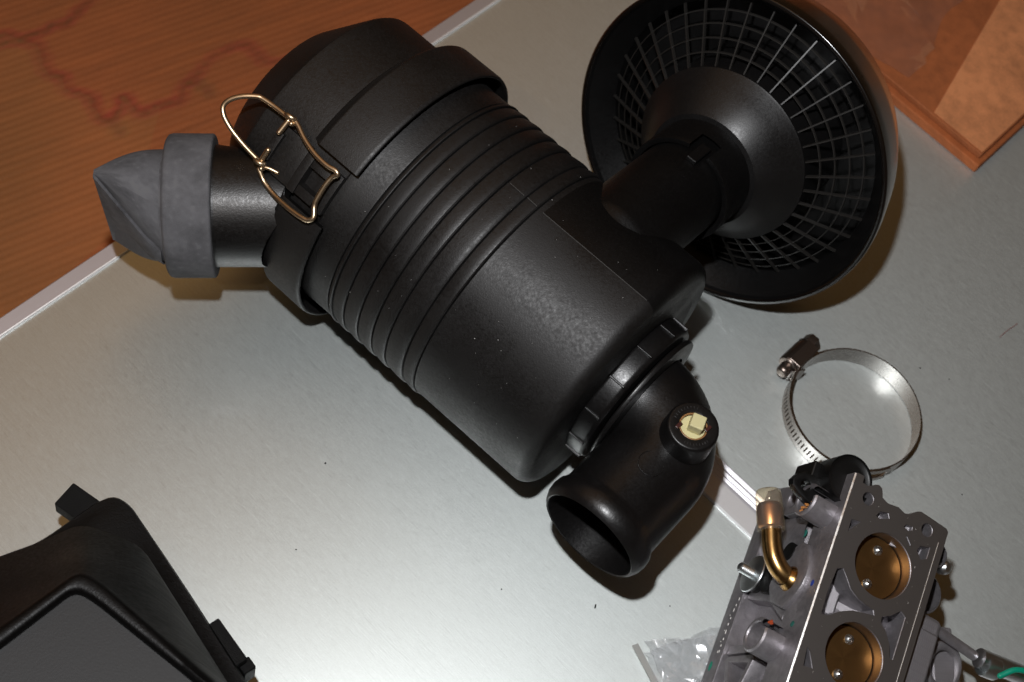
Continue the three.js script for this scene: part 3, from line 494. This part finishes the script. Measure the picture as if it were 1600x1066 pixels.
  { // nicks on the machined face and the side
    const g = []; for (let i = 0; i < 70; i++) { const x = 2 + rnd() * 48, z = 2 + rnd() * 98; if (Math.hypot(x - B1[0], z - B1[1]) < 15.4 || Math.hypot(x - B2[0], z - B2[1]) < 15.4 || holes.slice(2).some((h) => { let c = false; for (let a = 0, b = h.length - 1; a < h.length; b = a++) if ((h[a][1] > z) !== (h[b][1] > z) && x < (h[b][0] - h[a][0]) * (z - h[a][1]) / (h[b][1] - h[a][1]) + h[a][0]) c = !c; return c; })) continue; const b = new THREE.BoxGeometry(0.00012 + 0.0001 * rnd(), 0.00006, 0.0003 + 0.0011 * rnd() * rnd()); b.rotateY(rnd() * 3); const p = q(x, 0.25, z); g.push(b.translate(p.x, p.y, p.z)); }
    tag(local('nicks', g, M.bare, casting), null, null, null, 'stuff');
  }
  // paint dabs
  const dab = (x, y, z, a, b, col, name) => { const g = new THREE.SphereGeometry(1, 16, 8).scale(0.00018, a / 1000, b / 1000); const p = q(x, y, z); local(name, g.translate(p.x, p.y, p.z), std({ color: col, roughness: 0.5 }), casting); };
  dab(-0.05, -6.2, 50.8, 1.3, 1.5, lin(0.01, 0.04, 0.28), 'blue_paint_dab'); dab(-1.5, -69.6, 86.5, 1.3, 2.4, lin(0.0, 0.25, 0.16), 'green_paint_dab'); dab(-0.05, -11.5, 69.5, 1.5, 1.4, lin(0.02, 0.12, 0.10), 'green_paint_dab'); dab(-0.4, -26, 24.5, 1.8, 1.8, lin(0.02, 0.16, 0.13), 'green_paint_dab');
  // stamped dots on the foot flange
  const dots = []; for (const [y, z, a, b] of [[-64.2, 53.4, 0.3, 0.9], [-65.0, 56.6, 0.3, 0.7], [-65.6, 59.0, 0.3, 1.0], [-66.0, 63.0, 0.3, 0.6], [-67.6, 61.4, 0.3, 0.3], [-66.4, 66.0, 0.3, 0.8], [-66.2, 69.8, 0.35, 1.2], [-67.8, 69.0, 0.25, 0.3], [-66.0, 73.4, 0.3, 0.8], [-66.2, 76.6, 0.3, 0.7], [-67.6, 74.6, 0.25, 0.3], [-65.9, 79.4, 0.3, 0.7], [-67.2, 79.6, 0.25, 0.7]]) { const p = q(-1.5, y, z); dots.push(new THREE.SphereGeometry(1, 8, 6).scale(0.0002, a / 1000, b / 1000).translate(p.x, p.y, p.z)); }
  local('stamped_dots', dots, std({ color: lin(0.75, 0.74, 0.7), roughness: 0.6, metalness: 0.2 }), casting);
  // brass fuel nozzle with a clear amber cap
  const bn = [[2, -22.8, 48.1], [-3, -22.8, 48.0], [-7.5, -23.3, 46.4], [-11.5, -24.2, 42.6], [-14.2, -25, 37.5], [-16.3, -25.6, 32], [-18.2, -26.1, 27.4]].map((a) => q(...a));
  const nozzle = local('fuel_nozzle', [tube(bn, 0.0045, 70, 24), cyl([[6.2, -1], [6.2, 0.9], [5.6, 2.4], [4.6, 3.8]], q(-0.8, -22.8, 48.1), V(-1, 0, -0.03).normalize(), 36)], M.brass, cb);
  const cd = q(-22.6, -27.3, 16.6).sub(bn[5]).normalize(), c1 = bn[5].clone().addScaledVector(cd, 0.0005);
  local('nozzle_cap', orient(lathe(soften([[0.0049, 0], [0.0061, 0], [0.0062, 0.004], [0.0059, 0.0166], [0.0051, 0.0190], [0.00001, 0.0194]], 0.0014, 3), 44), c1, cd, V(1, 0, 0)), phy({ color: lin(0.98, 0.91, 0.78), roughness: 0.07, transmission: 0.94, thickness: 0 }), nozzle, 'clear amber plastic cap');
  local('tube_end', orient(lathe([[0.0045, 0], [0.0054, 0.0006], [0.0057, 0.0020], [0.0057, 0.0090], [0.0052, 0.0104], [0.0046, 0.0112], [0.0030, 0.0114], [0.00001, 0.0114]], 36), c1.clone().addScaledVector(cd, 0.0015), cd, V(1, 0, 0)), std({ color: lin(0.50, 0.25, 0.12), metalness: 1, roughness: 0.34 }), nozzle);
  // zinc screw with its large washer and rubber seat
  const wo = q(-3.2, -56.0, 42.5), wd = V(-1, 0.02, -0.02).normalize();
  local('rubber_seat', [cyl([[7.2, -10], [7.4, -2], [6.5, -0.6]], q(-3.2, -55.4, 43), wd, 40), cyl([[6.5, -4], [6.5, 2], [0.01, 2.4]], q(0, -42, 46), wd, 40), cyl([[4.5, -2], [4.5, 2.8], [0.01, 2.9]], q(0, -31, 34), wd, 30)], M.black, cb);
  const sc = local('washer', cyl(soften([[0.01, 0.9], [9.0, 0.6], [9.3, 0.1], [9.1, -0.5], [2, -0.5]].map((a) => a), 0.2, 2).reverse(), wo, wd, 56, 0.4), M.zinc, cb);
  const th = []; for (let i = 0; i < 7; i++) th.push([2.5, 0.9 + i * 0.9], [2.15, 1.35 + i * 0.9]);
  local('screw_stub', cyl([[2.4, 0.5], ...th, [2.3, 7.3], [1.6, 7.8], [0.01, 7.9]], wo, wd, 30, 0.3), M.zinc, sc);
  // right side hardware
  local('dome_screw', [cyl([[3.6, -2], [3.6, 0], [3.3, 1.4], [2.2, 2.7], [0.9, 3.2], [0.01, 3.3]], q(62.6, -11.5, 12.2), V(0.35, 0.9, 0.1).normalize(), 32), cyl([[2.0, -10], [2.0, 0]], q(62.6, -11.5, 12.2), V(0.35, 0.9, 0.1).normalize(), 20)], M.zinc, cb);
  local('lever_arm', [rod(q(66, -14, 39), q(96, -20, 39.4), 0.0024, 14), orient(rbox(0.012, 0.004, 0.05, 0.0012), q(88, -26, 56), V(0.35, 0.05, 0.9), V(0, 1, 0)), orient(new THREE.TorusGeometry(0.0095, 0.0022, 12, 40), q(84, -24, 50), V(0.2, 1, 0.1), V(1, 0, 0))], M.cast, cb);
  local('link_rod', [rod(q(98, -19, 39.5), q(140, -22, 34), 0.0046, 24), cyl([[5.4, 0], [5.6, 1], [5.6, 7], [5.0, 8]], q(101, -19.4, 41), V(0.99, -0.05, -0.12).normalize(), 30)], M.zinc, cb);
  local('green_wire', tube([[104, -9, 46], [109, -6.5, 41], [116, -6, 39.2], [123, -8, 40], [130, -12, 44]].map((a) => q(...a)), 0.0014, 50, 10), std({ color: lin(0.0, 0.26, 0.16), roughness: 0.4 }), cb);
  // black plastic holder at the top end
  local('cable_holder', [cyl(soften([[0.01, -4], [8.6, -4], [10.9, -3], [11.2, -1.4], [11.2, -18], [8, -18]].map(([r, h]) => [r, h]), 0.8, 3).reverse(), q(1.2, -3, 0.2), V(0, 1, 0), 60, 0.5, V(1, 0, 0)), box(-13, -4, -30, -14, -4, 8, 0.001),
    slab(shapeOf([[-21.5, 10], [-19.8, 6.6], [-16.6, 4.4], [-4, 3], [-4, 15], [-10.4, 16.6], [-17, 14.6], [-20.6, 12.4]], [ring2(-14.6, 9.8, 2.4, 24)]), -12, 0.0045, 0.0006)], M.black, cb);
}

// ---------------------------------------------------------------- black moulded cover in the foreground
{
  const c = thing('air_box_cover', V(-0.28, 0, 0.05), 'black moulded plastic cover with recessed top panel in the lower left corner', 'plastic cover');
  const M2 = phy({ specularIntensity: 0.45, color: lin(0.0012, 0.0010, 0.0009), roughness: 0.6, roughnessMap: grainRough, bumpMap: grainBump, bumpScale: 0.0001 });
  // outlines (x, z) at four heights: rim at the foot, shoulder of the body, border of the top, recessed panel
  const resample1 = (q, n) => { const L = [0]; for (let i = 1; i < q.length; i++) L.push(L[i - 1] + Math.hypot(q[i][0] - q[i - 1][0], q[i][1] - q[i - 1][1]));
    return Array.from({ length: n }, (_, k) => { const d = k / (n - 1) * L[L.length - 1]; let i = 1; while (i < L.length - 1 && L[i] < d) i++; const t = (d - L[i - 1]) / (L[i] - L[i - 1] || 1); return [lerp(q[i - 1][0], q[i][0], t), lerp(q[i - 1][1], q[i][1], t)]; });
  };
  // lists run from far down the left edge, round the visible corner, to far down the right edge
  const RIM = [[-0.3489, -0.0809], [-0.3046, -0.0681], [-0.2655, -0.0574], [-0.2496, -0.0525], [-0.2203, -0.0513], [-0.2125, -0.0489], [-0.2103, -0.0409], [-0.217, 0.0035], [-0.2253, 0.0509], [-0.2335, 0.0942]], SHOULDER = [[-0.3485, -0.0727], [-0.2692, -0.0486], [-0.2544, -0.0432], [-0.239, -0.0392], [-0.2348, -0.0355], [-0.2264, -0.0194], [-0.2254, -0.0113], [-0.2351, 0.0428], [-0.2443, 0.0927]],
    BORDER = [[-0.3763, -0.0157], [-0.2943, -0.0085], [-0.2594, -0.0072], [-0.2566, 0.0028], [-0.2513, 0.0584], [-0.2474, 0.0997]], PANEL = [[-0.3824, -0.0072], [-0.2989, -0.0027], [-0.2651, -0.0024], [-0.2627, 0.0065], [-0.256, 0.0532], [-0.251, 0.0934]];
  const resample = (pts, r, n, c) => { // round the corners, then a fixed number of points before and after the main corner
    const q = soften(pts, r, 8), k = 1 + (c - 1) * 9 + 4;
    return resample1(q.slice(0, k + 1), n / 2).concat(resample1(q.slice(k), n / 2).slice(1));
  };
  const back = [[-0.30, 0.20], [-0.46, 0.18]];
  const ring = (pts, r, y) => [y, resample(pts, r, 120, pts.length === RIM.length ? 5 : pts.length === SHOULDER.length ? 3 : 2).concat(back)];
  const grow = (pts, d) => pts.map(([x, z]) => { const cx = -0.33, cz = 0.08, l = Math.hypot(x - cx, z - cz); return [x + (x - cx) / l * d, z + (z - cz) / l * d]; });
  const levels = [
    ring(RIM, 0.016, 0.002), ring(RIM, 0.016, 0.0415), ring(grow(RIM, -0.0015), 0.016, 0.0440), ring(grow(RIM, -0.006), 0.015, 0.0445),
    ring(grow(SHOULDER, 0.0005), 0.012, 0.0470), ring(SHOULDER, 0.012, 0.066), ring(grow(SHOULDER, -0.002), 0.012, 0.0715),
    ring(grow(BORDER, 0.0035), 0.011, 0.1060), ring(grow(BORDER, 0.0012), 0.010, 0.1118), ring(grow(BORDER, -0.0004), 0.009, 0.1138), ring(grow(BORDER, -0.0020), 0.009, 0.1146), ring(grow(PANEL, 0.0022), 0.008, 0.1148), ring(grow(PANEL, 0.0009), 0.007, 0.1142), ring(grow(PANEL, 0.0002), 0.006, 0.1128), ring(PANEL, 0.006, 0.1105)];
  const loft = (lv, crease) => { const p = [], uv = [], id = [], m = lv[0][1].length; lv.forEach(([y, o]) => o.concat([o[0]]).forEach(([x, z], i) => { p.push(x, y, z); uv.push(x + 0.3 * y, z + y); })); const s = m + 1; for (let j = 0; j < lv.length - 1; j++) for (let i = 0; i < m; i++) { const a = j * s + i, b = a + s; id.push(a, a + 1, b + 1, a, b + 1, b); } return meshGeo(p, uv, id, crease); };
  const body = part('shell', loft(levels, 0.8), M2, c);
  const pan = levels[levels.length - 1], ps = new THREE.ShapeGeometry(shapeOf(pan[1].map(([x, z]) => [x, -z]), [], 1)); ps.rotateX(-Math.PI / 2); ps.translate(0, pan[0], 0);
  part('recessed_panel', ps, std({ color: lin(0.0036, 0.0032, 0.0033), roughness: 0.62, bumpMap: grainBump, bumpScale: 0.00004 }), c);
  part('scratch', orient(rbox(0.0004, 0.0002, 0.0095, 0.0001), V(-0.2805, 0.11365, 0.0365), V(0.62, 0, 0.25)), std({ color: lin(0.1, 0.095, 0.09), roughness: 0.6 }), c);
  part('snap_tab', [rbox(0.0125, 0.009, 0.020, 0.0008).rotateY(0.2).translate(-0.2255, 0.036, -0.0545)], M2, c);
  part('snap_tab', [rbox(0.007, 0.010, 0.022, 0.0008).rotateY(-0.13).translate(-0.2205, 0.036, 0.0335), rbox(0.006, 0.014, 0.006, 0.0008).rotateY(-0.13).translate(-0.2195, 0.029, 0.0455)], M2, c);
}

// ---------------------------------------------------------------- kraft parcel and clear film, right
const kraft = texture(S, S, (i) => { const v = 0.86 + 0.03 * fineN[i] + 0.05 * midN[i] + 0.05 * bigN[i]; return [v, v * 0.985, v * 0.97]; }, false, per(0.16));
{
  const p = thing('kraft_parcel', V(0.42, 0, -0.1), 'flat brown kraft paper parcel with a paler paper patch at the far right', 'parcel');
  const mk = (r, g, b) => std({ color: lin(r, g, b), map: kraft, roughness: 0.8, bumpMap: castBump, bumpScale: 0.00008 });
  const uvm = (g) => { const q = g.attributes.position, uv = g.attributes.uv; for (let i = 0; i < q.count; i++) uv.setXY(i, q.getX(i), q.getZ(i) + q.getY(i)); return g; };
  part('body', uvm(rbox(0.42, 0.0068, 0.50, 0.0012).translate(0.499, 0.0036, -0.1515)), mk(0.47, 0.135, 0.038), p);
  part('folded_flap', uvm(rbox(0.415, 0.0042, 0.496, 0.0008).translate(0.5005, 0.00945, -0.1525)), mk(0.42, 0.125, 0.038), p);
  const sh = extrude(shapeOf([[0.2945, -0.0585], [0.33, -0.0500], [0.46, -0.0190], [0.70, 0.04], [0.70, -0.0945], [0.2945, -0.0945]], [], 1), 0.0006); sh.rotateX(-Math.PI / 2); sh.translate(0, 0.0116, 0);
  part('paper_patch', uvm(sh), mk(0.74, 0.30, 0.125), p, 'paler tan paper patch');
}
{
  const f = thing('clear_film', V(0.33, 0.0115, -0.03), 'crumpled clear plastic film lying on the kraft parcel behind the rain cap', 'plastic film');
const nx = 15, nz = 18, pos = [], uv = [], idx = [];
  for (let j = 0; j <= nz; j++) for (let i = 0; i <= nx; i++) {
    const u = clamp((i + (rnd() - 0.5) * 0.8) / nx, 0, 1), v = clamp((j + (rnd() - 0.5) * 0.8) / nz, 0, 1), x = 0.297 + u * 0.110 + 0.006 * Math.sin(v * 7), z = -0.125 + v * 0.158 - u * 0.02 + 0.004 * Math.sin(u * 9);
    pos.push(x, 0.0128 + 0.0046 * rnd() * rnd(), z); uv.push(x, z);
  }
  for (let j = 0; j < nz; j++) for (let i = 0; i < nx; i++) { const a = j * (nx + 1) + i, b = a + nx + 1; if (rnd() > 0.5) idx.push(a, b, b + 1, a, b + 1, a + 1); else idx.push(a, b, a + 1, b, b + 1, a + 1); }
  part('sheet', meshGeo(pos, uv, idx, 0.9), phy({ color: lin(0.97, 0.97, 0.97), roughness: 0.1, transmission: 0.97, thickness: 0, ior: 1.8 }), f);
}

// ---------------------------------------------------------------- clear bag at the bottom edge
{
  const b = thing('plastic_bag', V(-0.07, 0, 0.175), 'crumpled clear plastic bag lying against the left side of the carburettor', 'plastic bag');
  const film = phy({ color: lin(0.93, 0.94, 0.95), roughness: 0.2, transmission: 0.80, thickness: 0, ior: 1.9 });
  const sheet = (o, ux, uz, vx, vz, nx, nz, ph, amp, lift) => {
    const pos = [], uv = [], idx = [];
    for (let j = 0; j <= nz; j++) for (let i = 0; i <= nx; i++) { const u = clamp((i + (rnd() - 0.5) * 0.9) / nx, 0, 1), v = clamp((j + (rnd() - 0.5) * 0.9) / nz, 0, 1), x = o[0] + ux * u + vx * v, z = o[1] + uz * u + vz * v, h = lift * Math.sin(Math.min(1, v * 1.6) * Math.PI / 2) * (0.6 + 0.4 * Math.sin(u * 5 + ph)) + amp * rnd() * (0.3 + 0.7 * rnd()); pos.push(x, 0.0012 + h, z); uv.push(x, z); }
    for (let j = 0; j < nz; j++) for (let i = 0; i < nx; i++) { const a = j * (nx + 1) + i, c = a + nx + 1; if (rnd() > 0.5) idx.push(a, c, c + 1, a, c + 1, a + 1); else idx.push(a, c, a + 1, c, c + 1, a + 1); }
    return meshGeo(pos, uv, idx, 0.9);
  };
  part('film', sheet([-0.0735, 0.1565], 0.045, 0.020, -0.030, 0.050, 18, 18, 0.4, 0.0052, 0.009), film, b);
  part('film', sheet([-0.0690, 0.1535], 0.030, 0.022, -0.022, 0.040, 14, 14, 2.1, 0.0046, 0.006), film, b);
  part('seam', orient(rbox(0.0032, 0.0006, 0.028, 0.0002), V(-0.0785, 0.0042, 0.1645), V(-0.37, 0.15, 0.9)), phy({ color: lin(0.7, 0.7, 0.68), roughness: 0.3, transmission: 0.6, thickness: 0 }), b);
  const r = thing('rubber_grommet', V(-0.085, 0, 0.187), 'small dark rubber piece inside the clear plastic bag', 'rubber part');
  part('body', orient(lathe(soften([[0.003, 0.0005], [0.0090, 0.0005], [0.0100, 0.003], [0.0085, 0.0075], [0.003, 0.008]], 0.0015, 3), 40), V(-0.0790, 0.0014, 0.1875), V(0, 1, 0), V(1, 0, 0)), std({ color: lin(0.03, 0.027, 0.027), roughness: 0.5 }), r);
}

// ---------------------------------------------------------------- small litter on the table
tag(part('red_fibre', tube([V(0.2090, 0.0006, 0.1738), V(0.2150, 0.0009, 0.1741), V(0.2205, 0.0006, 0.1750), V(0.2247, 0.0005, 0.1755)], 0.00013, 24, 6), std({ color: lin(0.25, 0.03, 0.025), roughness: 0.7 }), scene), 'thin red fibre lying on bare table far to the right', 'fibre');
tag(part('dark_fibre', tube([V(0.1210, 0.0005, 0.2590), V(0.1240, 0.0007, 0.2562), V(0.1290, 0.0006, 0.2540), V(0.1315, 0.0005, 0.2550)], 0.00011, 24, 6), std({ color: lin(0.04, 0.035, 0.03), roughness: 0.7 }), scene), 'short dark fibre on the table at the lower right', 'fibre');
tag(part('black_crumb', new THREE.IcosahedronGeometry(1, 1).scale(0.0013, 0.0003, 0.0004).rotateY(0.5).translate(-0.0727, 0.0003, 0.1261), M.blackMatte, scene), 'tiny black crumb on the table below the outlet elbow', 'crumb');
{ const g = []; for (const [x, z] of [[-0.158, 0.0115], [-0.0455, 0.1505], [0.165, 0.17], [0.158, 0.155], [-0.118, -0.012], [0.03, 0.088], [0.19, 0.205], [-0.10, 0.09], [0.012, 0.105], [0.115, 0.215]]) g.push(new THREE.IcosahedronGeometry(0.00035 + rnd() * 0.0002, 0).scale(1, 0.5, 1).translate(x, 0.00015, z)); tag(part('dust_specks', g, M.blackMatte, scene), 'scattered dark dust specks on the grey table', null, null, 'stuff'); }

// ---------------------------------------------------------------- lamps as objects and an added shade board (all outside the picture)
{
  const d = V(0.02, 0, 0).sub(FLASH).normalize(), f = thing('camera_flash', FLASH.clone().addScaledVector(d, -0.012), 'small lit flash head above the camera', 'camera flash');
  part('flash_head', orient(rbox(0.06, 0.032, 0.02, 0.003), FLASH.clone().addScaledVector(d, -0.0165), d, UP), M.black, f);
  part('flash_window', orient(rbox(0.05, 0.024, 0.002, 0.0005), FLASH.clone().addScaledVector(d, -0.0045), d, UP), std({ color: lin(0.8, 0.8, 0.8), emissive: lin(1, 1, 1), emissiveIntensity: 12 }), f);
  const bl = thing('unseen_warm_bulb', unseenBulbLight.position.clone(), 'unseen warm bulb left behind the camera, lighting the far left of the table', 'light bulb');
  part('bulb_glass', new THREE.SphereGeometry(0.03, 24, 16).translate(unseenBulbLight.position.x, unseenBulbLight.position.y, unseenBulbLight.position.z), std({ color: lin(0.8, 0.8, 0.8), emissive: lin(1, 0.60, 0.25), emissiveIntensity: 6 }), bl);
  part('flex', rod(unseenBulbLight.position.clone().add(V(0, 0.035, 0)), unseenBulbLight.position.clone().add(V(0, 0.6, 0)), 0.004, 8), M.black, bl);
  const sh = thing('added_shade_board', V(-0.75, 1.0, 0.634), 'unseen shelf board above and left of the camera', 'blocker');  // added board, blocks the bulb as a person leaning over the table would
  part('board', rbox(1.1, 0.025, 1.132, 0.004).translate(-0.75, 1.0, 0.634), std({ color: lin(0.25, 0.25, 0.25), roughness: 0.8 }), sh);
  const l = thing('unseen_ceiling_lamp', unseenCeilingLight.position.clone(), 'unseen warm ceiling light over the far side of the table, warming the shadows', 'ceiling lamp');
  unseenCeilingLight.updateMatrixWorld(true);
  const to = V(0, 0, -1).applyQuaternion(unseenCeilingLight.quaternion), at = unseenCeilingLight.position.clone().addScaledVector(to, -0.01);
  part('diffuser', orient(new THREE.BoxGeometry(4.0, 2.4, 0.006), at, to), std({ color: lin(0.8, 0.8, 0.8), emissive: lin(1, 0.53, 0.21), emissiveIntensity: 0.13 }), l);
  part('frame', orient(new THREE.BoxGeometry(4.06, 2.46, 0.02), at.clone().addScaledVector(to, -0.016), to), std({ color: lin(0.6, 0.6, 0.6), roughness: 0.6 }), l);
}
renderer.render(scene, camera);
